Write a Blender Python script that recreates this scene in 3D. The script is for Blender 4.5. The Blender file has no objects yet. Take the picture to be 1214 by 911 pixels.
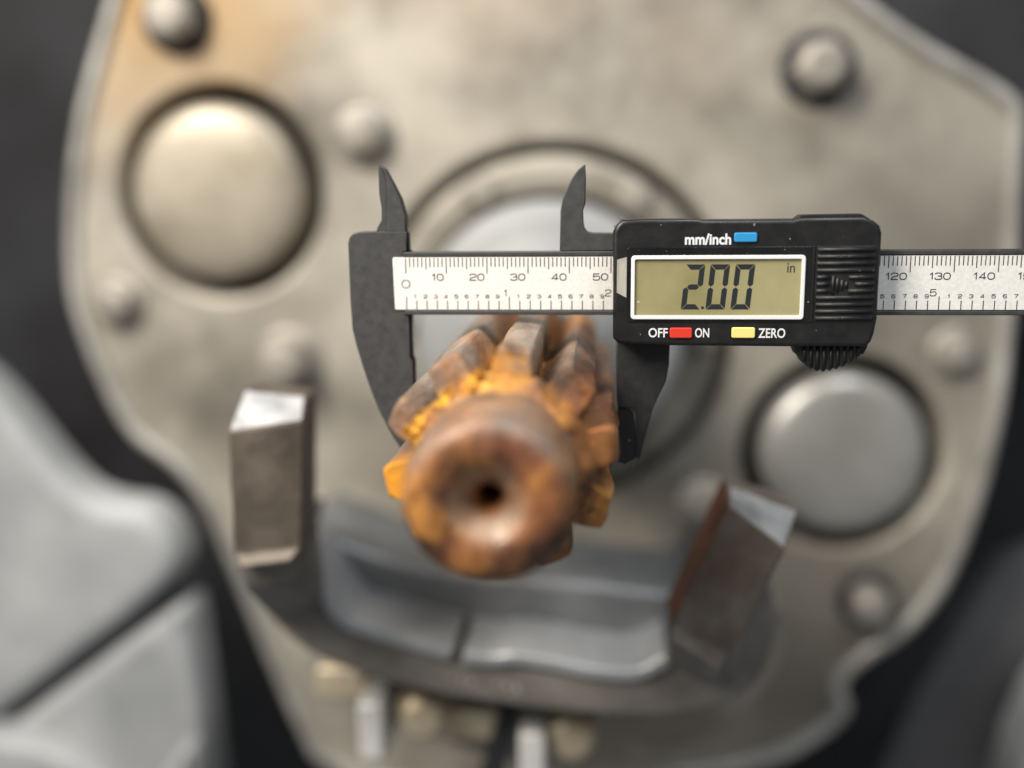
import bpy, bmesh, math, random
from mathutils import Vector, Matrix, noise
random.seed(7)
K = 0.001                       # everything below is written in millimetres
sc = bpy.context.scene
COL = sc.collection
R = math.radians

# ------------------------------------------------------------------ camera, world, lamps, exposure
cam = bpy.data.objects.new('camera', bpy.data.cameras.new('camera'))
COL.objects.link(cam)
Rv = Vector((0.99628051, 0.084743, -0.01561288))
Uv = Vector((0.0, 0.1811886, 0.98344837))
Fv = Vector((-0.08616924, 0.97979045, -0.18051467))
m = Matrix((( Rv.x, Uv.x, -Fv.x, 21.1525*K), (Rv.y, Uv.y, -Fv.y, -250.88*K), (Rv.z, Uv.z, -Fv.z, 56.0445*K), (0, 0, 0, 1)))
cam.matrix_world = m
cam.data.sensor_width = 36; cam.data.lens = 36
cam.data.clip_start = 0.005; cam.data.clip_end = 50
cam.data.dof.use_dof = True
cam.data.dof.focus_distance = 0.2415
cam.data.dof.aperture_fstop = 2.9
cam.data.dof.aperture_blades = 0
sc.camera = cam

w = bpy.data.worlds.new('World'); sc.world = w; w.use_nodes = True
bg = w.node_tree.nodes['Background']
bg.inputs[0].default_value = (0.93, 0.96, 1.0, 1); bg.inputs[1].default_value = 0.21

def area(name, loc, target, size, power, col):
    l = bpy.data.lights.new(name, 'AREA'); l.shape = 'RECTANGLE'; l.size, l.size_y = size; l.energy = power; l.color = col
    o = bpy.data.objects.new(name, l); COL.objects.link(o)
    o.location = Vector(loc); o.rotation_euler = (Vector(target)-Vector(loc)).to_track_quat('-Z', 'Y').to_euler()
    return o
area('shop_lamp_left', (-0.40, -0.36, 0.52), (-0.04, 0.1, 0), (0.28, 0.40), 11.0, (1.0, 0.93, 0.83))
area('shop_lamp_right', (0.26, -0.24, 0.72), (0.05, 0.1, 0), (0.26, 0.40), 3.8, (0.92, 0.96, 1.0))

sc.view_settings.view_transform = 'Standard'; sc.view_settings.look = 'None'
sc.view_settings.exposure = 0.0; sc.view_settings.gamma = 1.0
sc.view_settings.use_curve_mapping = False
sc.cycles.use_denoising = True
sc.cycles.max_bounces = 6

# ------------------------------------------------------------------ materials
def mat(name, a, b=None, scale=60, rough=(0.4, 0.6), metal=0.0, bump=0.0, bscale=None, detail=6, lo=0.35, hi=0.65,
        speck=None, speck_scale=900, speck_cut=0.72, coat=0.0, spec=0.5, aniso=None):
    mt = bpy.data.materials.new(name); mt.use_nodes = True
    nt = mt.node_tree; N = nt.nodes; L = nt.links
    p = N['Principled BSDF']
    p.inputs['Metallic'].default_value = metal
    p.inputs['Coat Weight'].default_value = coat
    p.inputs['Coat Roughness'].default_value = 0.12
    p.inputs['Specular IOR Level'].default_value = spec
    tc = N.new('ShaderNodeTexCoord')
    vec = tc.outputs['Object']
    if aniso:
        mp = N.new('ShaderNodeMapping'); mp.inputs['Scale'].default_value = aniso
        L.new(vec, mp.inputs['Vector']); vec = mp.outputs['Vector']
    n = N.new('ShaderNodeTexNoise'); n.inputs['Scale'].default_value = scale; n.inputs['Detail'].default_value = detail
    n.inputs['Roughness'].default_value = 0.62
    L.new(vec, n.inputs['Vector'])
    r = N.new('ShaderNodeValToRGB')
    r.color_ramp.elements[0].position = lo; r.color_ramp.elements[0].color = (*a, 1)
    r.color_ramp.elements[1].position = hi; r.color_ramp.elements[1].color = (*(b or a), 1)
    L.new(n.outputs['Fac'], r.inputs['Fac'])
    colout = r.outputs['Color']
    if speck:
        s = N.new('ShaderNodeTexNoise'); s.inputs['Scale'].default_value = speck_scale; s.inputs['Detail'].default_value = 2
        L.new(tc.outputs['Object'], s.inputs['Vector'])
        cr = N.new('ShaderNodeValToRGB'); cr.color_ramp.elements[0].position = speck_cut; cr.color_ramp.elements[1].position = speck_cut+0.03
        L.new(s.outputs['Fac'], cr.inputs['Fac'])
        mx = N.new('ShaderNodeMix'); mx.data_type = 'RGBA'; mx.inputs['B'].default_value = (*speck, 1)
        L.new(cr.outputs['Color'], mx.inputs['Factor']); L.new(colout, mx.inputs['A']); colout = mx.outputs['Result']
    L.new(colout, p.inputs['Base Color'])
    mr = N.new('ShaderNodeMapRange'); mr.inputs['To Min'].default_value = rough[0]; mr.inputs['To Max'].default_value = rough[1]
    mr.inputs['From Min'].default_value = 0.3; mr.inputs['From Max'].default_value = 0.7
    L.new(n.outputs['Fac'], mr.inputs['Value']); L.new(mr.outputs['Result'], p.inputs['Roughness'])
    if bump:
        bn = N.new('ShaderNodeTexNoise'); bn.inputs['Scale'].default_value = bscale or scale*6; bn.inputs['Detail'].default_value = 5
        L.new(vec, bn.inputs['Vector'])
        bp = N.new('ShaderNodeBump'); bp.inputs['Strength'].default_value = bump; bp.inputs['Distance'].default_value = 0.0006
        L.new(bn.outputs['Fac'], bp.inputs['Height']); L.new(bp.outputs['Normal'], p.inputs['Normal'])
    return mt

def rust_mat(name, tip=True, gloss=(0.28, 0.6), ystretch=0.3, coat=0.0):
    mt = bpy.data.materials.new(name); mt.use_nodes = True
    nt = mt.node_tree; N = nt.nodes; L = nt.links; p = N['Principled BSDF']
    p.inputs['Coat Weight'].default_value = coat; p.inputs['Coat Roughness'].default_value = 0.2
    tc = N.new('ShaderNodeTexCoord'); O = tc.outputs['Object']
    def nz(scale, det=8, rg=0.65, off=0.0):
        n = N.new('ShaderNodeTexNoise'); n.inputs['Scale'].default_value = scale; n.inputs['Detail'].default_value = det; n.inputs['Roughness'].default_value = rg
        mp = N.new('ShaderNodeMapping'); mp.inputs['Location'].default_value = (off, off*1.7, off*0.4); mp.inputs['Scale'].default_value = (1, ystretch, 1); L.new(O, mp.inputs['Vector']); L.new(mp.outputs['Vector'], n.inputs['Vector']); return n.outputs['Fac']
    def ramp(v, stops):
        r = N.new('ShaderNodeValToRGB'); e = r.color_ramp.elements
        while len(e) < len(stops): e.new(0.5)
        for i, (pos, c) in enumerate(stops): e[i].position = pos; e[i].color = (*c, 1)
        L.new(v, r.inputs['Fac']); return r.outputs['Color']
    def mix(f, a, b):
        x = N.new('ShaderNodeMix'); x.data_type = 'RGBA'; L.new(f, x.inputs['Factor'])
        for s, v in (('A', a), ('B', b)):
            if isinstance(v, tuple): x.inputs[s].default_value = (*v, 1)
            else: L.new(v, x.inputs[s])
        return x.outputs['Result']
    def math_(op, a, b):
        x = N.new('ShaderNodeMath'); x.operation = op; x.use_clamp = op in ('MULTIPLY', 'ADD', 'SUBTRACT')
        for i, v in enumerate((a, b)):
            if isinstance(v, (int, float)): x.inputs[i].default_value = v
            else: L.new(v, x.inputs[i])
        return x.outputs[0]
    def rng(v, a, b):
        x = N.new('ShaderNodeMapRange'); x.inputs['From Min'].default_value = a; x.inputs['From Max'].default_value = b; L.new(v, x.inputs['Value']); return x.outputs['Result']
    base = ramp(nz(75 if tip else 105), [(0.34, (0.026, 0.012, 0.007)), (0.46, (0.11, 0.044, 0.016)), (0.56, (0.27, 0.110, 0.032)), (0.69, (0.44, 0.19, 0.065))])
    red = ramp(nz(38, off=0.31), [(0.48, (0, 0, 0)), (0.64, (0.7, 0.7, 0.7))])
    base = mix(red, base, (0.27, 0.095, 0.045))
    pit = ramp(nz(190, off=0.93), [(0.34, (0.85, 0.85, 0.85)), (0.45, (0, 0, 0))])
    base = mix(pit, base, (0.035, 0.017, 0.011))
    orange = ramp(nz(60 if tip else 85, off=0.77), [(0.51, (0, 0, 0)), (0.63, (0.8, 0.8, 0.8))])
    base = mix(orange, base, (0.56, 0.245, 0.035) if tip else (0.58, 0.25, 0.055))
    sep = N.new('ShaderNodeSeparateXYZ'); L.new(O, sep.inputs[0])
    x2 = math_('MULTIPLY', sep.outputs['X'], sep.outputs['X']); N[x2.node.name].use_clamp = False
    z2 = math_('MULTIPLY', sep.outputs['Z'], sep.outputs['Z']); N[z2.node.name].use_clamp = False
    ss = N.new('ShaderNodeMath'); ss.operation = 'ADD'; L.new(x2, ss.inputs[0]); L.new(z2, ss.inputs[1])
    rad = N.new('ShaderNodeMath'); rad.operation = 'SQRT'; L.new(ss.outputs[0], rad.inputs[0]); rad = rad.outputs[0]
    # fresh yellow rust packed in the corner where the teeth meet the boss
    f = math_('MULTIPLY', rng(rad, 0.0212, 0.0184), rng(sep.outputs['Y'], -0.038, -0.043))
    f = math_('MULTIPLY', f, rng(sep.outputs['Z'], -0.004, 0.008))
    f = math_('MULTIPLY', f, rng(sep.outputs['X'], 0.009, -0.003))
    f = math_('MULTIPLY', f, rng(rad, 0.0172, 0.0178))
    f = math_('MULTIPLY', f, rng(nz(170, off=0.5), 0.46, 0.58))
    base = mix(f, base, (0.80, 0.42, 0.035))
    metal = N.new('ShaderNodeValue'); metal.outputs[0].default_value = 0.0; mo = metal.outputs[0]
    if tip:   # tooth crests and flanks rubbed to brown-grey metal towards the back
        t = math_('MULTIPLY', rng(rad, 0.0185, 0.0225), rng(sep.outputs['Y'], -0.0475, -0.036))
        t = math_('MULTIPLY', t, rng(sep.outputs['Z'], -0.012, 0.004))
        t = math_('MULTIPLY', t, rng(sep.outputs['X'], 0.0175, 0.010))
        t = math_('MULTIPLY', t, rng(sep.outputs['Y'], 0.040, 0.010))
        t = math_('MULTIPLY', t, rng(nz(160, off=0.2), 0.34, 0.54))
        worn = ramp(nz(220, off=0.9), [(0.3, (0.17, 0.115, 0.08)), (0.7, (0.50, 0.41, 0.33))])
        base = mix(t, base, worn)
        mo = math_('MULTIPLY', t, 0.45)
    else:     # grey sheen painted on the upper boss rim, pale dish round the centre hole
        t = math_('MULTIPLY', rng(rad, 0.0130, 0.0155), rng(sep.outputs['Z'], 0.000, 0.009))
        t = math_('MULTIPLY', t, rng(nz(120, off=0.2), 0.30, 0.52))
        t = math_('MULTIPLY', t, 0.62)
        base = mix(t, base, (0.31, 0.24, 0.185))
        d = math_('MULTIPLY', rng(rad, 0.0082, 0.0068), rng(sep.outputs['Y'], -0.0640, -0.0660))
        d = math_('MULTIPLY', d, rng(nz(200, off=0.6), 0.30, 0.55))
        d = math_('MULTIPLY', d, 0.7)
        base = mix(d, base, (0.40, 0.285, 0.19))
        mo = math_('MULTIPLY', math_('ADD', t, d), 0.12)
    g = math_('MULTIPLY', rng(sep.outputs['X'], -0.0150, -0.0205), rng(sep.outputs['Y'], -0.030, -0.040))
    g = math_('MULTIPLY', g, rng(sep.outputs['Z'], 0.006, -0.002))
    base = mix(math_('MULTIPLY', g, rng(nz(140, off=0.41), 0.40, 0.52)), base, (0.78, 0.33, 0.025))
    L.new(base, p.inputs['Base Color']); L.new(mo, p.inputs['Metallic'])
    rr = N.new('ShaderNodeMapRange'); rr.inputs['From Min'].default_value = 0.35; rr.inputs['From Max'].default_value = 0.65
    rr.inputs['To Min'].default_value = gloss[0]; rr.inputs['To Max'].default_value = gloss[1]
    L.new(nz(90, off=0.13), rr.inputs['Value']); L.new(rr.outputs['Result'], p.inputs['Roughness'])
    bp = N.new('ShaderNodeBump'); bp.inputs['Strength'].default_value = 0.55; bp.inputs['Distance'].default_value = 0.0009
    L.new(nz(260, 8, 0.7), bp.inputs['Height']); L.new(bp.outputs['Normal'], p.inputs['Normal'])
    return mt

M = {
 'jaw': mat('caliper_composite', (0.040, 0.040, 0.041), (0.056, 0.056, 0.056), 400, (0.5, 0.62), bump=0.12, bscale=2500, speck=(0.16, 0.16, 0.16), speck_scale=1500, speck_cut=0.76),
 'jawdark': mat('caliper_slider', (0.016, 0.016, 0.0165), (0.026, 0.026, 0.026), 400, (0.5, 0.62), bump=0.12, bscale=2500, speck=(0.16, 0.16, 0.16), speck_scale=1500, speck_cut=0.74),
 'black': mat('housing_plastic', (0.010, 0.010, 0.0105), (0.017, 0.0165, 0.016), 220, (0.30, 0.44), bump=0.06, bscale=1800, speck=(0.25, 0.25, 0.24), speck_scale=900, speck_cut=0.73),
 'gripblack': mat('grip_plastic', (0.010, 0.010, 0.010), (0.02, 0.02, 0.02), 300, (0.42, 0.55), bump=0.15, bscale=2500, speck=(0.28, 0.28, 0.27), speck_scale=1100, speck_cut=0.735),
 'bezel': mat('bezel_gloss', (0.006, 0.006, 0.007), (0.012, 0.012, 0.012), 90, (0.12, 0.34), speck=(0.25, 0.25, 0.25), speck_scale=900, speck_cut=0.715),
 'strip': mat('scale_steel', (0.80, 0.785, 0.745), (0.89, 0.88, 0.845), 1400, (0.45, 0.6), metal=0.12, bump=0.08, bscale=3000, detail=3),
 'ink': mat('scale_ink', (0.045, 0.042, 0.045), None, 50, (0.6, 0.7)),
 'white': mat('white_print', (0.82, 0.83, 0.84), None, 50, (0.4, 0.5)),
 'lcd': mat('lcd_film', (0.26, 0.235, 0.11), (0.38, 0.345, 0.18), 34, (0.16, 0.30), detail=4, speck=(0.55, 0.53, 0.42), speck_scale=620, speck_cut=0.735),
 'seg': mat('lcd_segment', (0.022, 0.026, 0.03), None, 50, (0.3, 0.4)),
 'blue': mat('button_blue', (0.03, 0.30, 0.62), None, 50, (0.35, 0.45)),
 'red': mat('button_red', (0.72, 0.045, 0.025), None, 50, (0.35, 0.45)),
 'yellow': mat('button_yellow', (0.88, 0.77, 0.26), None, 50, (0.35, 0.45)),
 'clear': mat('index_window_plastic', (0.30, 0.29, 0.26), (0.50, 0.47, 0.40), 300, (0.15, 0.3), aniso=(1, 1, 0.3)),
 'rust': rust_mat('rust_pinion'),
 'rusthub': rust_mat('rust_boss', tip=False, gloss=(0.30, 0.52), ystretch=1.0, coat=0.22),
 'crust': mat('rust_crust', (0.42, 0.16, 0.015), (0.78, 0.42, 0.04), 260, (0.6, 0.8), bump=0.5, bscale=900),
 'plate': mat('cast_plate', (0.155, 0.14, 0.113), (0.445, 0.408, 0.343), 19, (0.42, 0.62), metal=0.3, bump=0.25, bscale=180, lo=0.30, hi=0.62, detail=10),
 'plug': mat('plug_steel', (0.31, 0.27, 0.205), (0.46, 0.41, 0.33), 26, (0.38, 0.52), metal=0.45, bump=0.05, bscale=300),
 'plugcool': mat('plug_sky_tint', (0.31, 0.30, 0.275), (0.42, 0.41, 0.385), 22, (0.3, 0.42), metal=0.5, bump=0.05, bscale=300),
 'boss': mat('flange_steel', (0.27, 0.275, 0.275), (0.36, 0.365, 0.36), 22, (0.55, 0.65), metal=0.2, bump=0.05, bscale=300),
 'bolt': mat('bolt_steel', (0.26, 0.235, 0.20), (0.40, 0.37, 0.325), 120, (0.42, 0.6), metal=0.35),
 'rim': mat('rim_bare', (0.32, 0.305, 0.275), (0.50, 0.485, 0.45), 40, (0.35, 0.5), metal=0.4),
 'yoke': mat('yoke_iron', (0.145, 0.130, 0.115), (0.25, 0.232, 0.207), 45, (0.45, 0.62), metal=0.35, bump=0.22, bscale=420),
 'shell': mat('shell_steel', (0.36, 0.375, 0.39), (0.48, 0.49, 0.50), 30, (0.34, 0.46), metal=0.45),
 'bright': mat('machined_face', (0.38, 0.39, 0.40), (0.60, 0.60, 0.60), 130, (0.42, 0.58), metal=0.3, bump=0.1, bscale=900),
 'brass': mat('zinc_yellow', (0.55, 0.45, 0.30), (0.68, 0.59, 0.44), 80, (0.35, 0.5), metal=0.5),
 'dark': mat('dark_tone', (0.014, 0.013, 0.0145), (0.045, 0.047, 0.051), 5, (0.6, 0.8), spec=0.15),
 'cast': mat('grey_casting', (0.25, 0.26, 0.27), (0.42, 0.43, 0.435), 14, (0.55, 0.7), metal=0.1, bump=0.12, bscale=300),
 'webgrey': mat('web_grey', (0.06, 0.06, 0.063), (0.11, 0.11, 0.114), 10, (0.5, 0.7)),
 'lug': mat('lug_iron', (0.075, 0.060, 0.047), (0.15, 0.125, 0.10), 60, (0.45, 0.62), metal=0.3, bump=0.22, bscale=420),
 'lugrust': mat('lug_rusty', (0.115, 0.083, 0.062), (0.20, 0.172, 0.145), 55, (0.5, 0.65), metal=0.2, bump=0.25, bscale=420),
 'tab': mat('zinc_tab', (0.60, 0.59, 0.57), (0.74, 0.73, 0.71), 90, (0.35, 0.5), metal=0.2),
 'greysteel': mat('cradle_steel', (0.125, 0.13, 0.135), (0.21, 0.215, 0.22), 30, (0.36, 0.5), metal=0.4),
 'flange': mat('flange_iron', (0.23, 0.20, 0.16), (0.34, 0.305, 0.25), 25, (0.45, 0.6), metal=0.3, bump=0.15, bscale=300),
 'edge_rust': mat('edge_rust', (0.07, 0.032, 0.02), (0.24, 0.085, 0.03), 110, (0.6, 0.8), bump=0.3, bscale=800),
}

def stain_shade(mt, centre, radius, col, amount=0.9):
    # patch with an uneven outline, for the plate's stains and painted shade
    N = mt.node_tree.nodes; L = mt.node_tree.links; p = N['Principled BSDF']
    src = p.inputs['Base Color'].links[0].from_socket
    tc = N.new('ShaderNodeTexCoord'); d = N.new('ShaderNodeVectorMath'); d.operation = 'DISTANCE'; d.inputs[1].default_value = centre
    L.new(tc.outputs['Object'], d.inputs[0])
    n = N.new('ShaderNodeTexNoise'); n.inputs['Scale'].default_value = 22; n.inputs['Detail'].default_value = 6; L.new(tc.outputs['Object'], n.inputs['Vector'])
    ad = N.new('ShaderNodeMath'); ad.operation = 'MULTIPLY_ADD'; ad.inputs[1].default_value = radius*0.9; L.new(n.outputs['Fac'], ad.inputs[0]); L.new(d.outputs['Value'], ad.inputs[2])
    mr = N.new('ShaderNodeMapRange'); mr.inputs['From Min'].default_value = radius*1.5; mr.inputs['From Max'].default_value = radius*0.6; mr.inputs['To Max'].default_value = amount
    L.new(ad.outputs[0], mr.inputs['Value'])
    mx = N.new('ShaderNodeMix'); mx.data_type = 'RGBA'; mx.inputs['B'].default_value = (*col, 1)
    L.new(mr.outputs['Result'], mx.inputs['Factor']); L.new(src, mx.inputs['A']); L.new(mx.outputs['Result'], p.inputs['Base Color'])
stain_shade(M['plate'], (-0.165, 0.19, 0.150), 0.085, (0.31, 0.18, 0.055))
stain_shade(M['plate'], (0.16, 0.19, 0.03), 0.085, (0.20, 0.185, 0.155), 0.8)  # greyer and darker on the right of the plate
stain_shade(M['plate'], (0.075, 0.19, -0.06), 0.05, (0.25, 0.235, 0.205), 0.7)  # greyer patch right of and below the centre
stain_shade(M['plate'], (0.055, 0.19, 0.115), 0.03, (0.27, 0.215, 0.17), 0.6)
stain_shade(M['plate'], (-0.02, 0.19, 0.165), 0.06, (0.40, 0.29, 0.21), 0.6)
stain_shade(M['plate'], (0.09, 0.19, -0.15), 0.11, (0.16, 0.138, 0.11), 0.8)  # light falloff at lower right, painted as a darker plate colour
stain_shade(M['plate'], (-0.03, 0.19, -0.09), 0.06, (0.19, 0.165, 0.135), 0.7)  # lower middle of the plate darkened by painted shade

# ------------------------------------------------------------------ mesh helpers (mm in, metres out; X right, Y away, Z up)
def link(name, me, material, parent=None, smooth=False, tf=None):
    if tf is not None: me.transform(tf)
    me.transform(Matrix.Scale(K, 4))
    me.update()
    o = bpy.data.objects.new(name, me); COL.objects.link(o)
    if material and not me.materials: me.materials.append(M[material])
    if smooth:
        for p in me.polygons: p.use_smooth = True
    if parent: o.parent = parent
    return o

STAND = Matrix.Rotation(R(90), 4, 'X')         # curve XY plane -> XZ plane, +Z -> -Y
def slab_mesh(outer, y0, y1, bevel=0.3, holes=(), res=2, curves=False):
    cu = bpy.data.curves.new('tmp', 'CURVE'); cu.dimensions = '2D'; cu.fill_mode = 'BOTH'
    half = (y1-y0)/2
    cu.extrude = max(half-bevel, 0.0001); cu.bevel_depth = bevel; cu.bevel_resolution = res; cu.offset = -bevel
    for loop in (outer, *holes):
        sp = cu.splines.new('POLY'); sp.points.add(len(loop)-1); sp.use_cyclic_u = True
        for pt, q in zip(sp.points, loop): pt.co = (q[0], q[1], 0, 1)
    o = bpy.data.objects.new('tmp', cu)
    me = bpy.data.meshes.new_from_object(o)
    bpy.data.objects.remove(o); bpy.data.curves.remove(cu)
    me.transform(Matrix.Translation((0, (y0+y1)/2, 0)) @ STAND)
    return me
def slab(name, outer, y0, y1, material, parent=None, bevel=0.3, holes=(), res=2):
    return link(name, slab_mesh(outer, y0, y1, bevel, holes, res), material, parent)
def ring(cx, cz, r, n=64, a0=0.0):
    return [(cx+r*math.cos(a0+2*math.pi*i/n), cz+r*math.sin(a0+2*math.pi*i/n)) for i in range(n)]
def rrect(x0, z0, x1, z1, r, n=4):
    out = []
    for cx, cz, a in ((x1-r, z1-r, 0), (x0+r, z1-r, 90), (x0+r, z0+r, 180), (x1-r, z0+r, 270)):
        for i in range(n+1):
            t = R(a+90*i/n); out.append((cx+r*math.cos(t), cz+r*math.sin(t)))
    return out
def chaikin(pts, it=2, closed=True):
    for _ in range(it):
        out = []; n = len(pts)
        rngi = range(n) if closed else range(n-1)
        if not closed: out.append(pts[0])
        for i in rngi:
            a, b = pts[i], pts[(i+1) % n]
            out += [(a[0]*.75+b[0]*.25, a[1]*.75+b[1]*.25), (a[0]*.25+b[0]*.75, a[1]*.25+b[1]*.75)]
        if not closed: out.append(pts[-1])
        pts = out
    return pts
def lathe_mesh(prof, n=64, wob=0.0, seed=0):
    bm = bmesh.new(); rows = []
    for r, y in prof:
        if r < 1e-6: rows.append([bm.verts.new((0, y, 0))]); continue
        row = []
        for i in range(n):
            t = 2*math.pi*i/n; v = Vector((r*math.cos(t), y, r*math.sin(t)))
            if wob: v += noise.noise_vector(v*0.16+Vector((seed, 0, 0)))*wob + noise.noise_vector(v*0.45+Vector((seed, 3, 0)))*wob*0.45
            row.append(bm.verts.new(v))
        rows.append(row)
    for a, b in zip(rows, rows[1:]):
        for i in range(n):
            j = (i+1) % n
            if len(a) == 1: bm.faces.new((a[0], b[j], b[i]))
            elif len(b) == 1: bm.faces.new((a[i], a[j], b[0]))
            else: bm.faces.new((a[i], a[j], b[j], b[i]))
    bmesh.ops.recalc_face_normals(bm, faces=bm.faces)
    me = bpy.data.meshes.new('lathe'); bm.to_mesh(me); bm.free(); return me
def lathe(name, prof, material, parent=None, at=(0, 0), n=64, wob=0.0, seed=0):
    return link(name, lathe_mesh(prof, n, wob, seed), material, parent, True, Matrix.Translation((at[0], 0, at[1])))
def hex_head_mesh(r, y0, y1):
    """hexagon bolt head with a chamfered crown and a shallow dish"""
    bm = bmesh.new(); h = y0-y1
    def row(k, y, n=24, blend=1.0):
        out = []
        for i in range(n):
            t = 2*math.pi*i/n
            hexr = r*math.cos(R(30))/math.cos(((t+R(30)) % R(60))-R(30))
            rr = (hexr*blend+r*0.86*(1-blend))*k
            out.append(bm.verts.new((rr*math.cos(t), y, rr*math.sin(t))))
        return out
    rows = [row(1, y0), row(1, y1+h*0.42), row(0.98, y1+h*0.27, blend=.5), row(0.90, y1+h*.12, blend=0.0), row(0.66, y1+h*.02, blend=0.0), row(0.3, y1, blend=0)]
    for a, b in zip(rows, rows[1:]):
        for i in range(24): bm.faces.new((a[i], a[(i+1) % 24], b[(i+1) % 24], b[i]))
    bm.faces.new(rows[-1]); bm.faces.new(rows[0][::-1])
    bmesh.ops.recalc_face_normals(bm, faces=bm.faces)
    me = bpy.data.meshes.new('hex'); bm.to_mesh(me); bm.free(); return me
def poly_mesh(polys, y):
    """flat print: list of polygons (x,z) facing the camera side (-Y)"""
    bm = bmesh.new()
    for p in polys:
        try: f = bm.faces.new([bm.verts.new((a, y, b)) for a, b in p])
        except ValueError: continue
        f.normal_update()
        if f.normal.y > 0: f.normal_flip()
    me = bpy.data.meshes.new('print'); bm.to_mesh(me); bm.free(); return me
def box_pts(x0, z0, x1, z1): return [(x0, z0), (x1, z0), (x1, z1), (x0, z1)]
def hull(name, pts, material, parent, bevel=0.6):
    bm = bmesh.new()
    vs = [bm.verts.new(p) for p in pts]
    bmesh.ops.convex_hull(bm, input=vs)
    bmesh.ops.dissolve_limit(bm, angle_limit=R(2), verts=bm.verts, edges=bm.edges)
    if bevel: bmesh.ops.bevel(bm, geom=list(bm.edges), offset=bevel, segments=2, affect='EDGES', profile=0.5)
    bmesh.ops.recalc_face_normals(bm, faces=bm.faces)
    me = bpy.data.meshes.new('hull'); bm.to_mesh(me); bm.free()
    return link(name, me, material, parent)
def tube_mesh(pts, r, closed=False, n=8):
    bm = bmesh.new(); rows = []; N_ = len(pts); P = [Vector(p) for p in pts]
    for i in range(N_):
        a = P[(i-1) % N_] if closed or i else P[i]; b = P[(i+1) % N_] if closed or i < N_-1 else P[i]
        t = (b-a).normalized(); u = Vector((0, -1, 0)); s = t.cross(u).normalized(); u = s.cross(t)
        rows.append([bm.verts.new(P[i]+(s*math.cos(2*math.pi*k/n)+u*math.sin(2*math.pi*k/n))*r) for k in range(n)])
    for i in range(N_ if closed else N_-1):
        a, b = rows[i], rows[(i+1) % N_]
        for k in range(n): bm.faces.new((a[k], a[(k+1) % n], b[(k+1) % n], b[k]))
    if not closed: bm.faces.new(rows[0]); bm.faces.new(rows[-1])
    bmesh.ops.recalc_face_normals(bm, faces=bm.faces)
    me = bpy.data.meshes.new('tube'); bm.to_mesh(me); bm.free(); return me
def thing(name, label, cat, group=None):
    o = bpy.data.objects.new(name, None); COL.objects.link(o); o.empty_display_size = 0.01
    o['label'] = label; o['category'] = cat
    if group: o['group'] = group
    return o

# ------------------------------------------------------------------ the setting: dark space behind the plate
bd = slab('background_wall', box_pts(-900, -700, 900, 700), 330, 340, 'dark', None, 1.0)
bd['kind'] = 'structure'

# ------------------------------------------------------------------ cover plate of the gearbox
plate = thing('cover_plate', 'large tan metal gearbox cover plate with round plugs and bolts, blurred behind the caliper', 'plate')
outline = [(-177, 161), (-194, 120), (-208, 82), (-216, 23), (-211, -4), (-195, -48), (-174, -61), (-161, -78), (-148, -115), (-131, -165), (-106, -230),
           (87, -212), (135, -179), (127, -166), (135, -153), (160, -135), (175, -109), (187, -63), (192, -12), (190, 82), (188, 92), (148, 114), (121, 134), (94, 158), (40, 190), (-100, 195)]
oc = chaikin(outline, 2)
PLUGS = [(-144, 59.5, 45.5), (125.2, -55.8, 43)]
slab('plate_body', oc, 190, 214, 'plate', plate, 3.0, [ring(x, z, r, 72) for x, z, r in PLUGS] + [ring(0, 0, 78, 96)])
slab('plate_backing', chaikin([(x*.97, z*.97) for x, z in outline], 2), 216, 226, 'dark', plate, 1.0)
link('rim', tube_mesh([(x*.992, 190.0, z*.992) for x, z in oc], 3.4, True, 10), 'rim', plate, True)
for x, z, r in PLUGS:
    ri = r-7.6
    pg = lathe('core_plug', [(ri, 216), (ri, 190), (ri-0.8, 187.4), (ri-2.6, 185.6), (ri-5.5, 184.3), (ri-9, 183.6), (ri-14, 183.1), (ri*0.4, 182.7), (0, 182.5)], 'plug' if x < 0 else 'plugcool', plate, (x, z), 72)  # right plug is cooler grey: reflected sky put into its colour
    lathe('plug_seat', [(r-0.4, 215), (r-0.4, 211), (ri+.3, 211), (ri+.3, 215)], 'dark', pg, (x, z), 72)
lathe('bearing_retainer', [(0, 215), (73, 215), (73, 191), (72, 188.6), (70, 188), (58, 188), (57, 189.5), (57, 200), (0, 200)], 'plate', plate, (0, 0), 96)
BOLTS = [(-157.2, 132.1, 11.5, 13), (-78.6, 82.4, 10, 9), (108.8, 104.9, 11.5, 15), (-193.6, 12, 9, 8), (-116.7, -14.6, 11.5, 16), (169.2, -11.6, 8, 6), (138.4, -121.9, 9.5, 12), (66.3, -78.4, 8.5, 3)]
for i, (x, z, r, h) in enumerate(BOLTS):
    me = hex_head_mesh(r, 190, 188-h)
    b = link('bolt', me, 'bolt', plate, False, Matrix.Translation((x, 0, z)) @ Matrix.Rotation(i*0.7, 4, 'Y'))
    lathe('washer', [(r*1.05, 190.2), (r*1.32, 190.2), (r*1.34, 189.2), (r*1.3, 188.0), (r*0.9, 188.0)], 'bolt' if i not in (0, 2, 6) else 'dark', b, (x, z), 32)  # dark washers: crescent shadow under the bolt head put into their colour
me = hex_head_mesh(7.5, 188, 184)
for k in range(6):
    a = R(117+60*k)
    link('retainer_bolt', me.copy(), 'bolt', plate, False, Matrix.Translation((65.5*math.cos(a), 0, 65.5*math.sin(a))))

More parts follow.
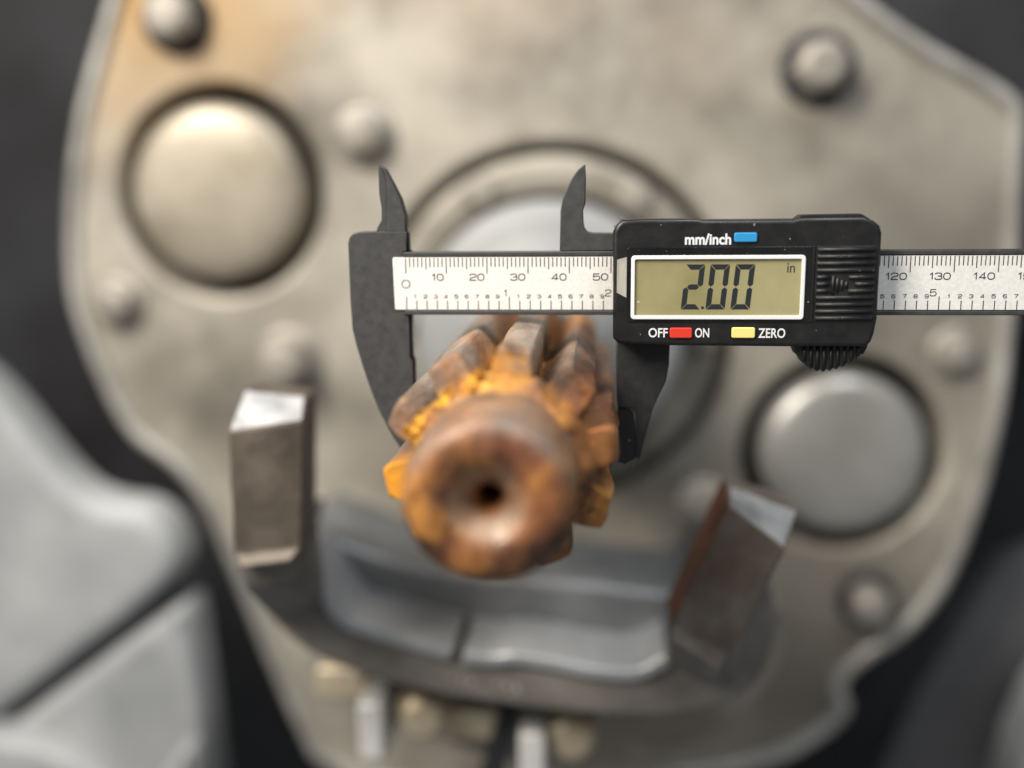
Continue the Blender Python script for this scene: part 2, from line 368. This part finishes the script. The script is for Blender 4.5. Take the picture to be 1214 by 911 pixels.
# ------------------------------------------------------------------ castings beside the plate
hs = thing('bell_housing', 'light grey cast metal housing with slanted ridge at lower left, out of focus', 'housing')
slab('body', chaikin([(-300, -2), (-250, -6), (-232, -22), (-205, -62), (-190, -70), (-172, -71), (-160, -82), (-157, -98), (-168, -112), (-262, -181), (-300, -205)], 2), 150, 178, 'cast', hs, 8, res=4)
slab('lower_body', chaikin([(-300, -213), (-262, -189), (-168, -120), (-157, -114), (-155, -132), (-150, -230), (-300, -230)], 1), 152, 178, 'cast', hs, 6, res=4)
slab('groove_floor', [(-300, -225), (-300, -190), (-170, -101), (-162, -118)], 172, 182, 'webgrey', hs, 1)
slab('foot', chaikin([(-300, -176), (-235, -172), (-186, -196), (-176, -240), (-300, -240)], 1), 141, 175, 'cast', hs, 6, res=4)
slab('foot', chaikin([(-176, -198), (-158, -176), (-154, -178), (-152, -240), (-182, -240)], 1), 141, 175, 'cast', hs, 4, res=4)
wall = thing('side_casting', 'grey cast metal edge at the lower right corner of the picture', 'casting')
slab('body', chaikin([(232, -150), (216, -178), (204, -240), (300, -240), (300, -150)], 1), 185, 225, 'cast', wall, 6, res=3)
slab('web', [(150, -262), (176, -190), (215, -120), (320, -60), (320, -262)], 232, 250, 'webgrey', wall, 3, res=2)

# ------------------------------------------------------------------ yoke with two bright-faced dogs
yk = thing('yoke', 'brown iron yoke curving under the rusty pinion with two upright lugs', 'yoke')
inner = [(-74, -46), (-79, -62), (-66, -83.5), (-38, -91.5), (-25, -95), (-4, -96.4), (18, -99.5), (34, -100.5), (45, -93), (52, -82), (58, -66)]
outer = [(75, -64), (78, -86), (70, -104), (50, -112), (20, -113), (-20, -109), (-52, -103), (-80, -92), (-96, -70), (-94, -46)]
slab('arch', chaikin(inner, 2, False) + chaikin(outer, 2, False), 62, 86, 'yoke', yk, 1.8, res=3)
slab('lower_flange', chaikin([(-98, -60), (-96, -92), (-70, -126), (-30, -150), (20, -156), (62, -142), (86, -116), (88, -92), (80, -84), (60, -106), (0, -104), (-60, -96), (-80, -60)], 2), 98, 124, 'flange', yk, 2.5, res=3)
back_in = [(-83, -58), (-76, -60), (-58, -68), (-34, -73.5), (-4, -75), (18, -77), (34, -79), (45, -80), (52, -76), (57, -66)]
slab('arch_back', chaikin(back_in, 2, False) + chaikin([(76, -70), (72, -100), (20, -110), (-52, -101), (-90, -80), (-92, -66)], 1, False), 88, 136, 'greysteel', yk, 4.0, res=3)
def shell(pts, th=4.6):
    P = chaikin(pts, 2, False)
    off = []
    for i, p in enumerate(P):
        a = P[max(i-1, 0)]; b = P[min(i+1, len(P)-1)]
        d = Vector((b[0]-a[0], b[1]-a[1])).normalized(); off.append((p[0]-d.y*th, p[1]+d.x*th))
    return P + off[::-1]
slab('bearing_shell', shell([(-78.5, -60), (-66, -83), (-51, -87.5), (-38, -91), (-27.5, -93.8)]), 59.5, 89, 'shell', yk, 1.4, res=3)
slab('bearing_shell', shell([(-24, -94.8), (-13, -95.7), (-6.5, -94.2), (7, -96.4), (18, -99), (34, -100), (44.5, -93)]), 59.5, 89, 'shell', yk, 1.4, res=3)
for s in (-1, 1):
    link('standoff', tube_mesh([(s*42, 120, -128), (s*42, 192, -128)], 9, False, 20), 'yoke', yk, True)
slab('lug_neck', [(-92, -30), (-78, -30), (-76, -60), (-92, -60)], 46, 64, 'yoke', yk, 1.0)
slab('lug_neck', [(50, -54), (62, -56), (58, -72), (48, -72)], 46, 64, 'yoke', yk, 1.0)
def dog(front, backtop, backbot, label):
    y0, y1, y2 = 22, 36, 47
    pts = [(x, y0, z) for x, z in front] + [(x, y1, z) for x, z in backtop] + [(x, y0-2.5, z) for x, z in backbot] + \
          [(x, y2, z) for x, z in backtop] + [(x, y2, z) for x, z in backbot]
    bm = bmesh.new(); vs = [bm.verts.new(p) for p in pts]
    F = [(0, 1, 2, 3), (0, 4, 5, 1), (3, 2, 6, 7), (4, 8, 9, 5), (7, 6, 10, 11), (8, 11, 10, 9)]
    fs = [bm.faces.new([vs[i] for i in f]) for f in F]
    fs += [bm.faces.new([vs[i] for i in f]) for f in ((1, 5, 9, 10, 6, 2), (0, 3, 7, 11, 8, 4))]
    fs[1].material_index = 1; fs[2].material_index = 0; fs[7].material_index = 2 if label else 0
    bmesh.ops.recalc_face_normals(bm, faces=bm.faces)
    bmesh.ops.bevel(bm, geom=list(bm.edges), offset=0.7, segments=2, affect='EDGES', profile=0.5)
    bmesh.ops.triangulate(bm, faces=[f for f in bm.faces if len(f.verts) > 4])
    bmesh.ops.subdivide_edges(bm, edges=[e for e in bm.edges if e.calc_length() > 6], cuts=4, use_grid_fill=True)
    for v in bm.verts: v.co += noise.noise_vector(v.co*0.22)*0.35
    me = bpy.data.meshes.new('dog'); bm.to_mesh(me); bm.free()
    for k in ('lugrust' if label else 'lug', 'bright', 'edge_rust', 'shell'): me.materials.append(M[k])
    o = link('lug', me, None, yk)
    return o
dog([(-83.3, -7.9), (-61.1, -4.6), (-64.3, -41.9), (-83.5, -43.9)], [(-83, 1.8), (-64.4, -0.4)], [(-66.5, -45.0), (-82.0, -47.2)], False)
dog([(56, -28.3), (71.6, -40.6), (57, -71.6), (41.4, -63.1)], [(57.6, -26.0), (77.5, -33.4)], [(54.0, -75.5), (40.8, -66.8)], True)
def arm(pts):
    bm = bmesh.new(); vs = [bm.verts.new(p) for p in pts]
    bmesh.ops.convex_hull(bm, input=vs)
    bmesh.ops.bevel(bm, geom=list(bm.edges), offset=1.2, segments=2, affect='EDGES', profile=0.5, clamp_overlap=True)
    bmesh.ops.recalc_face_normals(bm, faces=bm.faces)
    me = bpy.data.meshes.new('arm'); bm.to_mesh(me); bm.free()
    return link('arm', me, 'yoke', yk, True)
arm([(-83.5, 23, -42), (-66, 23, -40), (-67, 27, -54), (-83, 27, -57), (-93, 66, -58), (-75, 66, -58), (-70, 66, -82), (-86, 66, -86), (-84, 46, -36), (-66, 46, -34)])
arm([(42, 24, -62), (56, 24, -70), (55, 27, -82), (41, 27, -75), (48, 66, -76), (70, 66, -76), (66, 66, -102), (46, 66, -98), (43, 46, -60), (60, 46, -66)])
for x, z in ((-42.5, -126), (10.6, -132)):
    b = link('clamp_bolt', hex_head_mesh(10.5, 98, 78), 'brass', yk, False, Matrix.Translation((x, 0, z)))
    lathe('washer', [(10, 98.2), (13.5, 98.2), (13.5, 96.0), (9, 96.0)], 'bolt', b, (x, z), 32)
for x, z in ((-58.5, -125), (-2.3, -134.5)):
    slab('lock_tab', rrect(x-4.6, z-13, x+4.6, z+9, 2), 72, 98.5, 'tab', yk, 1.6, res=3)
for x, z, hw in ((-74, -118.5, 9), (-26, -133.5, 12)):
    slab('spacer', rrect(x-hw, z-6, x+hw, z+6, 2.5), 91, 98.5, 'brass', yk, 1.2)
slab('clamp_strap', [(-15, -124), (-7.5, -124), (-15, -156), (-24, -156)], 90, 98.3, 'dark', yk, 0.8)
bm = bmesh.new()
for k in (0, 1, 2, 4.4, 5.4, 6.4):
    c = Vector((-28+k*3.4, 62.3, -100.2-0.5*k+random.uniform(-1, 1)))
    bmesh.ops.create_icosphere(bm, subdivisions=2, radius=1.0, matrix=Matrix.Translation(c) @ Matrix.Diagonal((random.uniform(.8, 1.5), .6, random.uniform(1, 1.8), 1)))
me = bpy.data.meshes.new('casting_mark'); bm.to_mesh(me); bm.free()
o = link('casting_mark', me, 'rim', yk, True); o['kind'] = 'stuff'

# ------------------------------------------------------------------ rusty pinion on its shaft
pn = thing('pinion_gear', 'rusty orange ten-tooth pinion gear with centre-drilled boss between the caliper jaws', 'gear')
lathe('shaft', [(0, 90), (13.5, 90), (13.5, 152), (0, 152)], 'yoke', pn, n=48)
lathe('flange', [(0, 150), (22, 150), (24, 156), (46, 157), (52, 159), (54.5, 163), (54.5, 196), (0, 196)], 'boss', pn, n=96)
lathe('root_cylinder', [(0, -47), (16.2, -47), (17.2, -46.2), (18.4, -44.8), (19.5, -43.0), (19.8, -41), (19.2, -38.5), (18.0, -35.5), (17.0, -32)] + [(16.5, -40+4*i) for i in range(3, 33)] + [(16.0, 92), (0, 92)], 'rust', pn, n=120, wob=1.05, seed=2)
def tooth(ang, amp, seed, cut=0.0, chip=0.0):
    prof = [(14.8, 5.4), (16.2, 5.1), (17.2, 4.75), (18.6, 4.55), (20.4, 4.4), (22.2, 4.25), (23.6, 4.05), (24.8, 3.65), (25.3, 3.1)]
    tip = [(25.4, t) for t in (1.9, 0.65, -0.65, -1.9)]
    sec = prof + tip + [(r, -hw) for r, hw in prof[::-1]]
    bm = bmesh.new(); rows = []; ns = 40
    for k in range(ns+1):
        f = k/ns; y = -42.5 + f*f*0.75*134 + f*0.25*134
        row = []
        for r, t in sec:
            yy = y; rr = r; tt = t
            if k < 2:      # slightly worn front edge; the end face leans back towards the crest
                e = (1-k/2.0)
                rr -= e*(0.5+cut)*max(0, (r-15)/10.4); tt *= 1-0.07*e
            if k < 3: yy += (1-k/3.0)*(r-20)*0.22
            if k > ns-3: rr -= (k-ns+3)*0.5*max(0, (r-15)/10.4)
            v = Vector((tt, yy, rr))
            q = Vector((v.x*0.16, v.y*0.06, v.z*0.16)) + Vector((seed*7.1, 0, 0))
            v += noise.noise_vector(q)*amp*0.9*min(1, max(0.15, (r-14)/4)) + noise.noise_vector(q*2.2)*amp*0.12
            if chip and y < -10:
                c = max(0, noise.noise(Vector((seed*3.3, y*0.07, t*0.2)))+0.25)*chip*max(0, (r-17)/8.4); v.z -= c
            row.append(bm.verts.new(v))
        rows.append(row)
    n = len(sec)
    for a, b in zip(rows, rows[1:]):
        for i in range(n-1): bm.faces.new((a[i], a[i+1], b[i+1], b[i]))
        bm.faces.new((a[n-1], a[0], b[0], b[n-1]))
    # end caps as strips across the tooth so they shade as a flat, lumpy face
    for row, flip in ((rows[0], False), (rows[-1], True)):
        i, j = 0, n-1
        while j-i > 1:
            vs = [row[i], row[i+1], row[j-1], row[j]] if j-i > 2 else [row[i], row[i+1], row[j]]
            bm.faces.new(vs if not flip else vs[::-1]); i += 1; j -= 1
    bmesh.ops.recalc_face_normals(bm, faces=bm.faces)
    me = bpy.data.meshes.new('tooth'); bm.to_mesh(me); bm.free()
    o = link('tooth', me, 'rust', pn, True, Matrix.Rotation(R(90-ang), 4, 'Y'))
    me.set_sharp_from_angle(angle=R(28))
    return o
for k in range(10):
    a = 82+36*k
    right = math.cos(R(a)) > 0.3 and math.sin(R(a)) < 0.45
    tooth(a, 0.7 if right else 0.4, k+1, cut=1.2 if right else 0.4, chip=1.6 if right else 0.0)
hp = [(16.3, -38), (17.4, -43.5), (16.9, -45.5), (16.6, -48), (16.5, -52), (16.6, -56), (16.7, -61), (16.7, -64.5), (16.4, -66.4), (15.7, -67.9), (14.6, -69.1), (13.4, -69.7), (12.0, -69.95), (10.0, -70.0),
      (8.7, -69.9), (7.9, -69.5), (7.2, -68.8), (6.2, -67.8), (5.1, -66.7), (4.0, -65.6), (3.2, -64.8), (2.5, -63.6), (2.2, -61.5), (2.0, -56), (2.0, -40), (0, -39)]
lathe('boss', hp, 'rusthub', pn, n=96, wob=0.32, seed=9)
bm = bmesh.new()
for k in range(16):
    a = R(random.choice((random.gauss(113, 7), random.gauss(150, 7), random.uniform(92, 165)))); r = random.uniform(17.0, 20.3); y = -44.4-random.uniform(-0.5, 0.8)*(1-(r-17)/5)
    c = Vector((r*math.cos(a), y, r*math.sin(a))); s = random.uniform(0.7, 1.35)
    ret = bmesh.ops.create_icosphere(bm, subdivisions=4, radius=1.0, matrix=Matrix.Translation(c) @ Matrix.Rotation(random.uniform(0, 6), 4, 'Y') @ Matrix.Diagonal((s*1.4, s*0.55, s, 1)))
    for v in ret['verts']: v.co += noise.noise_vector(v.co*0.5)*1.2 + noise.noise_vector(v.co*1.6)*0.55 + noise.noise_vector(v.co*4.5)*0.2
me = bpy.data.meshes.new('rust_crust'); bm.to_mesh(me); bm.free()
o = link('rust_crust', me, 'crust', pn, True); o['kind'] = 'stuff'

# ------------------------------------------------------------------ digital caliper (own frame: u along the scale from the 0 mark, w across)
cal = thing('digital_caliper', 'black digital caliper reading 2.00 in with its jaws closed on the rusty pinion', 'caliper')
cal.location = (-26.393*K, 0, 35.382*K); cal.rotation_euler = (0, R(0.39), 0)
YF = -9.0                                            # front of the display housing
slab('beam', [(-1, 7.6), (198, 7.6), (198, -7.75), (-1, -7.75)], -1.9, 1.6, 'jaw', cal, 0.35)
for z0, z1 in ((6.45, 7.6), (-7.75, -6.65)):         # raised guide edges of the beam
    slab('guide_rail', [(-0.5, z0), (198, z0), (198, z1), (-0.5, z1)], -2.5, -1.8, 'jaw', cal, 0.25)
# fixed jaw
fj = [(-4.3, 14.6), (-0.45, 14.4), (0.1, 16.43), (-0.91, 20.41), (-2.59, 23.84), (-4.3, 27.1), (-4.55, 25.5)]
slab('inside_jaw', [(-4.55, 13), (-4.3, 24.8), (-5.2, 27.6), (-5.9, 28.4), (-4.5, 27.5), (-2.6, 23.85), (-0.91, 20.41), (0.1, 16.43), (0.22, 12.4), (-4.5, 12.4)], -1.95, 1.6, 'jaw', cal, 0.25)
slab('jaw_bevel', [(-6.3, 28.1), (-5.9, 28.45), (-5.15, 27.5), (-4.3, 24.8), (-4.5, 12.2), (-7.4, 12.2), (-6.9, 13.6), (-5.86, 15.4), (-5.77, 18.2), (-6.24, 21.6)], -1.4, 1.4, 'jaw', cal, 0.2)
slab('fixed_jaw', [(0.36, 7.7), (0.25, 12.6), (-11.1, 12.6), (-12.9, 12.2), (-13.8, 11.3), (-14.25, 9.93), (-14.2, -4.88), (-13.95, -11.4), (-13.1, -15.6), (-11.7, -20.7), (-9.9, -26.6), (-7.81, -32.3),
      (-4.5, -39), (-1.5, -43.6), (0.4, -44.4), (1.0, -43), (1.0, -19.3), (0.35, -18.5), (0.3, -7.8), (-0.6, -7.8), (-0.6, 7.7)], -2.05, 1.7, 'jaw', cal, 0.3)
slab('jaw_edge', [(0.25, 12.4), (0.75, 12.2), (0.75, 8.2), (1.15, 7.62), (0.36, 7.62)], -1.2, 1.6, 'black', cal, 0.15)
slab('jaw_edge', [(0.3, -7.77), (0.95, -7.77), (0.8, -18.4), (1.25, -19.3), (1.25, -42.5), (1.0, -42.5), (0.9, -19.3), (0.3, -18.5)], -1.2, 1.6, 'black', cal, 0.1)
# moving jaws
slab('inside_jaw', [(43.75, 28.05), (43.3, 27.9), (42.07, 26.97), (40.9, 25.4), (39.9, 23.6), (38.41, 20.07), (37.85, 17.28), (37.68, 7.65), (53, 7.65), (53, 11.95), (50.6, 11.9), (45.4, 12.0), (44.3, 12.3),
      (43.6, 13.2), (43.36, 14.44), (43.23, 17.24), (43.79, 18.91), (43.89, 24.46)], -2.0, 1.6, 'jaw', cal, 0.28)
slab('moving_jaw', [(51.6, -7.85), (51.5, -19.4), (51.9, -30.7), (55.3, -31.0), (56.1, -32.0), (56.4, -34.9), (56.75, -43.6), (57.5, -43.94), (60.44, -31.43), (61.8, -28.0), (63.61, -24.2), (64.3, -20), (64.66, -7.85)], -2.05, 1.7, 'jawdark', cal, 0.3)
slab('jaw_tip', [(51.95, -31.0), (55.1, -31.3), (55.9, -32.2), (56.25, -34.9), (56.65, -43.6), (53.95, -45.29), (52.1, -44.8)], -1.6, 1.2, 'bezel', cal, 0.15)
# scale plate and its print
sp = slab('scale_plate', [(-3.2, 6.1), (-2.95, 6.3), (176, 6.3), (176, -6.48), (-2.75, -6.48), (-2.95, -6.25)], -2.35, -1.85, 'strip', cal, 0.06)
YT = -2.39
tk = []
for i in range(0, 151):
    bot = 2.38 if i % 10 == 0 else (3.4 if i % 5 == 0 else 3.95)
    tk.append(box_pts(i-0.11, bot, i+0.11, 6.2))
link('millimetre_marks', poly_mesh(tk, YT), 'ink', sp)
tk = []
for i in range(0, 60):
    u = i*2.54; top = -3.26 if i % 10 == 0 else -4.26
    tk.append(box_pts(u-0.11, -6.4, u+0.11, top))
link('inch_marks', poly_mesh(tk, YT), 'ink', sp)
GL = {  # wide engraved numerals: strokes in a 1 x 1 cell, (points, closed, smoothing)
 '0': [([(0, .0), (1, .0), (1, 1), (0, 1)], True)],
 '1': [([(.2, .74), (.55, 1), (.55, 0)], False)],
 '2': [([(.02, .72), (.02, 1), (1, 1), (1, .52), (.1, .4), (.0, 0), (.0, 0), (.0, 0), (1, 0)], False)],
 '3': [([(.02, .78), (.05, 1), (.95, 1), (.95, .52), (.4, .52)], False), ([(.4, .52), (1, .52), (1, 0), (0, 0), (0, .24)], False)],
 '4': [([(.74, 0), (.74, 1), (0, .26), (1, .26)], False)],
 '5': [([(.95, 1), (.06, 1), (.06, 1), (.06, 1), (.0, .52), (.0, .52), (.0, .52), (.2, .62), (1, .66), (1, 0), (0, 0), (0, .22)], False)],
 '6': [([(.95, .8), (.9, 1), (0, 1), (0, 0), (1, 0), (1, .56), (.02, .56)], False)],
 '7': [([(0, 1), (1, 1), (.35, 0)], False)],
 '8': [([(.06, .52), (.06, 1), (.94, 1), (.94, .52)], True), ([(0, 0), (1, 0), (1, .52), (0, .52)], True)],
 '9': [([(.05, .2), (.1, 0), (1, 0), (1, 1), (0, 1), (0, .44), (.98, .44)], False)],
}
SHARP = {'1', '4', '7'}
def stroke(pts, closed, wd):
    P = []
    for p in pts:
        if not P or (Vector(p)-P[-1]).length > 1e-4: P.append(Vector(p))
    n = len(P); A, B = [], []
    for i in range(n):
        a = P[(i-1) % n] if (closed or i > 0) else None; b = P[(i+1) % n] if (closed or i < n-1) else None
        d1 = (P[i]-a).normalized() if a is not None else None; d2 = (b-P[i]).normalized() if b is not None else None
        d1 = d1 or d2; d2 = d2 or d1
        nn = Vector((-d1.y-d2.y, d1.x+d2.x)); nn = nn.normalized() if nn.length > 1e-6 else Vector((-d1.y, d1.x))
        k = wd/2/max(0.45, nn.dot(Vector((-d1.y, d1.x))))
        A.append(P[i]+nn*k); B.append(P[i]-nn*k)
    q = []
    for i in range(n if closed else n-1):
        j = (i+1) % n; q.append([tuple(A[i]), tuple(A[j]), tuple(B[j]), tuple(B[i])])
    return q
def number(text, u0, w0, cw, ch, gap, wd):
    polys = []; u = u0
    for c in text:
        for pts, closed in GL[c]:
            p = [(u+x*cw, w0+y*ch) for x, y in pts]
            if c not in SHARP: p = chaikin(p, 2, closed)
            polys += stroke(p, closed, wd)
        u += cw*(0.72 if c == '1' else 1)+gap
    return polys
def width(text, cw, gap): return sum(cw*(0.72 if c == '1' else 1)+gap for c in text)-gap
for i in range(1, 16):
    t = str(i*10); u1 = i*10-0.78
    link('number', poly_mesh(number(t, u1-width(t, 1.5, .42), 0.72, 1.5, 1.5, .42, .24), YT), 'ink', sp)
link('number', poly_mesh(number('0', -1.0, -1.12, 1.9, 1.85, 0, .22), YT), 'ink', sp)
for i in range(1, 60):
    u = i*2.54
    if i % 10:
        link('number', poly_mesh(number(str(i % 10), u-0.72, -3.66, 0.8, 0.82, 0, .16), YT), 'ink', sp)
    else:
        link('number', poly_mesh(number(str(i//10), u-2.05 if i//10 > 1 else u-1.5, -3.15, 1.3, 1.5, 0, .2), YT), 'ink', sp)

# display housing
hp_ = [(50.4, 12.4), (51.2, 14.0), (52.4, 15.1), (56.6, 15.35), (69.8, 15.3), (71.2, 14.95), (91.4, 14.95), (93.0, 15.4), (107.2, 15.5), (109.6, 14.5), (110.9, 13.4), (111.4, 11.8),
       (111.4, -7.7), (110.9, -11.2), (110.3, -13.2), (109.3, -14.4), (90.7, -14.45), (64.7, -14.3), (51.9, -13.9), (50.6, -12.6)]
hs2 = slab('display_housing', hp_, YF, -2.6, 'black', cal, 0.9, res=3)
slab('back_cover', [(x, z) for x, z in box_pts(50.8, -13.5, 110.8, 13.5)], 1.75, 4.0, 'black', cal, 0.5)
slab('housing_side', [(52, 15), (110, 15), (110, 8.0), (52, 8.0)], -2.6, 1.7, 'black', cal, 0.2)
slab('housing_side', [(65, -8.1), (110, -8.1), (110, -14), (65, -14)], -2.6, 1.7, 'black', cal, 0.2)
bz = slab('bezel', rrect(53.7, -8.75, 96.5, 8.85, 0.7), YF-0.14, YF+0.3, 'bezel', hs2, 0.08, [rrect(55.0, -7.6, 94.15, 6.6, .3)])
slab('screen_frame', rrect(54.65, -7.95, 94.5, 6.95, 0.8), YF-0.55, YF+0.1, 'white', hs2, 0.1, [rrect(55.5, -7.1, 93.65, 6.05, 0.35)])
scr = slab('lcd_screen', rrect(55.35, -7.25, 93.8, 6.2, 0.3), YF-0.06, YF+0.2, 'lcd', cal, 0.02)
# seven-segment reading 2.00
def seg_digit(x0, z0, wd, ht, on, th=1.22, slant=0.095):
    g = 0.12; h2 = ht/2; P = []
    S = {
     'a': [(g, ht), (wd-g, ht), (wd-th-g*.2, ht-th), (th+g*.2, ht-th)],
     'd': [(g, 0), (wd-g, 0), (wd-th-g*.2, th), (th+g*.2, th)],
     'f': [(0, ht-g), (th, ht-th-g), (th, h2+th*.45+g*.3), (th*.5, h2+g*.6), (0, h2+th*.45)],
     'b': [(wd, ht-g), (wd-th, ht-th-g), (wd-th, h2+th*.45+g*.3), (wd-th*.5, h2+g*.6), (wd, h2+th*.45)],
     'e': [(0, g), (th, th+g), (th, h2-th*.45-g*.3), (th*.5, h2-g*.6), (0, h2-th*.45)],
     'c': [(wd, g), (wd-th, th+g), (wd-th, h2-th*.45-g*.3), (wd-th*.5, h2-g*.6), (wd, h2-th*.45)],
     'g': [(th*.6+g, h2), (th+g, h2+th*.5), (wd-th-g, h2+th*.5), (wd-th*.6-g, h2), (wd-th-g, h2-th*.5), (th+g, h2-th*.5)],
    }
    for k in on: P.append([(x0+x+(z)*slant, z0+z) for x, z in S[k]])
    return P
YS = YF-0.085
link('digit', poly_mesh(seg_digit(66.3, -5.65, 4.45, 10.5, 'abged'), YS), 'seg', scr)
link('digit', poly_mesh(seg_digit(72.0, -5.65, 4.45, 10.5, 'abcdef'), YS), 'seg', scr)
link('digit', poly_mesh(seg_digit(77.75, -5.65, 4.45, 10.5, 'abcdef'), YS), 'seg', scr)
link('decimal_point', poly_mesh([ring(71.35, -5.25, 0.36, 10)], YS), 'seg', scr)
def text(name, s, u0, w0, u1, w1, y, material, parent, bold=0.0):
    cu = bpy.data.curves.new('t', 'FONT'); cu.body = s; cu.size = 1; cu.offset = bold; cu.resolution_u = 4
    o = bpy.data.objects.new('t', cu); me = bpy.data.meshes.new_from_object(o)
    bpy.data.objects.remove(o); bpy.data.curves.remove(cu)
    xs = [v.co.x for v in me.vertices]; ys = [v.co.y for v in me.vertices]
    sx = (u1-u0)/(max(xs)-min(xs)); sy = (w1-w0)/(max(ys)-min(ys)); mx, my = min(xs), min(ys)
    for v in me.vertices: v.co = ((v.co.x-mx)*sx+u0, y, (v.co.y-my)*sy+w0)
    return link(name, me, material, parent)
text('unit_sign', 'in', 90.45, 2.9, 92.2, 5.1, YS, 'seg', scr, 0.004)
text('lettering', 'mm/inch', 66.95, 9.35, 77.5, 11.95, YF-0.05, 'white', hs2, 0.03)
text('lettering', 'OFF', 58.9, -12.3, 63.4, -10.05, YF-0.05, 'white', hs2, 0.016)
text('lettering', 'ON', 69.75, -12.3, 73.05, -10.05, YF-0.05, 'white', hs2, 0.016)
text('lettering', 'ZERO', 84.4, -12.35, 90.6, -10.05, YF-0.05, 'white', hs2, 0.016)
for x0, z0, x1, z1, k in ((78.15, 9.95, 83.35, 12.1, 'blue'), (63.85, -12.4, 69.05, -9.95, 'red'), (78.2, -12.35, 83.6, -9.85, 'yellow')):
    slab('button_well', rrect(x0-.22, z0-.22, x1+.22, z1+.22, .5), YF-0.06, YF+.3, 'bezel', hs2, 0.03)
    slab('button', rrect(x0, z0, x1, z1, .45), YF-0.55, YF+.2, k, cal, 0.22, res=3)
# ribbed battery cover with arrow
gp = slab('battery_cover', rrect(96.9, -8.5, 110.3, 8.95, .4), YF-0.10, YF+.3, 'gripblack', cal, 0.08)
slab('cover_seam', rrect(96.15, -8.6, 96.55, 9.0, .15), YF-0.35, YF+.1, 'black', hs2, 0.1)
rb = tube_mesh([(97.2, 0, 0), (110.0, 0, 0)], 0.55, False, 10)
arrow = [(100.6, 2.3), (105.4, 0), (100.6, -2.3)]
for k in range(11):
    z = -7.7+k*1.58
    spans = [(97.2, 110.0)] if abs(z) > 2.6 else [(97.2, 100.0), (105.9 if abs(z) < 1.2 else 104.4, 110.0)]
    for a, b in spans:
        link('rib', tube_mesh([(a, YF-0.12, z), (b, YF-0.12, z)], 0.52, False, 10), 'gripblack', gp, True)
for k, x in enumerate((100.9, 101.9, 102.9, 103.9)):
    hh = 2.3*(105.4-x)/4.8
    link('arrow_rib', tube_mesh([(x, YF-0.15, -hh), (x, YF-0.15, hh)], 0.34, False, 8), 'gripblack', gp, True)
# thumb rest below, knurl on top
low = [(92.4, -13.6)]
n = 44
for i in range(n+1):
    t = i/n; u = 93.4+t*16.6
    base = -15.2-5.3*math.sin(math.pi*min(1, t*1.35 if t < 0.37 else 0.5+(t-0.37)*0.79))**0.8
    low.append((u, base+0.33*math.cos(i*math.pi/2.0)))
low += [(110.3, -13.6)]
th = slab('thumb_rest', low, -6.6, 0.8, 'gripblack', cal, 0.15)
for i in range(9):
    u = 95.6+i*1.55; t = (u-93.4)/16.6
    d = -15.2-5.3*math.sin(math.pi*min(1, t*1.35 if t < 0.37 else 0.5+(t-0.37)*0.79))**0.8
    link('thumb_ridge', tube_mesh([(u, -6.6, -14.6), (u+0.05, -6.6, d+0.35)], 0.42, False, 8), 'gripblack', th, True)
kn = slab('knurl', [(92.2, 15.0), (93.6, 16.0), (107.0, 16.15), (108.8, 15.0)], -7.4, -2, 'gripblack', cal, 0.1)
for i in range(10):
    link('knurl_ridge', tube_mesh([(94.4+i*1.33, -7.6, 16.05), (94.4+i*1.33, -2.2, 16.05)], 0.36, False, 8), 'gripblack', kn, True)
# clear index window let into the left end of the housing
bm = bmesh.new()
vs = [bm.verts.new(p) for p in ((50.28, -5.6, 5.4), (50.28, -5.6, -0.9), (51.35, YF-0.04, -1.7), (53.6, YF-0.06, -2.9), (53.6, YF-0.06, 6.6), (51.35, YF-0.04, 6.0))]
bm.faces.new((vs[0], vs[1], vs[2], vs[5])); bm.faces.new((vs[5], vs[2], vs[3], vs[4]))
ext = bmesh.ops.extrude_face_region(bm, geom=list(bm.faces))
for e in ext['geom']:
    if isinstance(e, bmesh.types.BMVert): e.co += Vector((0.6, 0.9, 0))
bmesh.ops.recalc_face_normals(bm, faces=bm.faces)
me = bpy.data.meshes.new('index_window'); bm.to_mesh(me); bm.free()
link('index_window', me, 'clear', hs2)
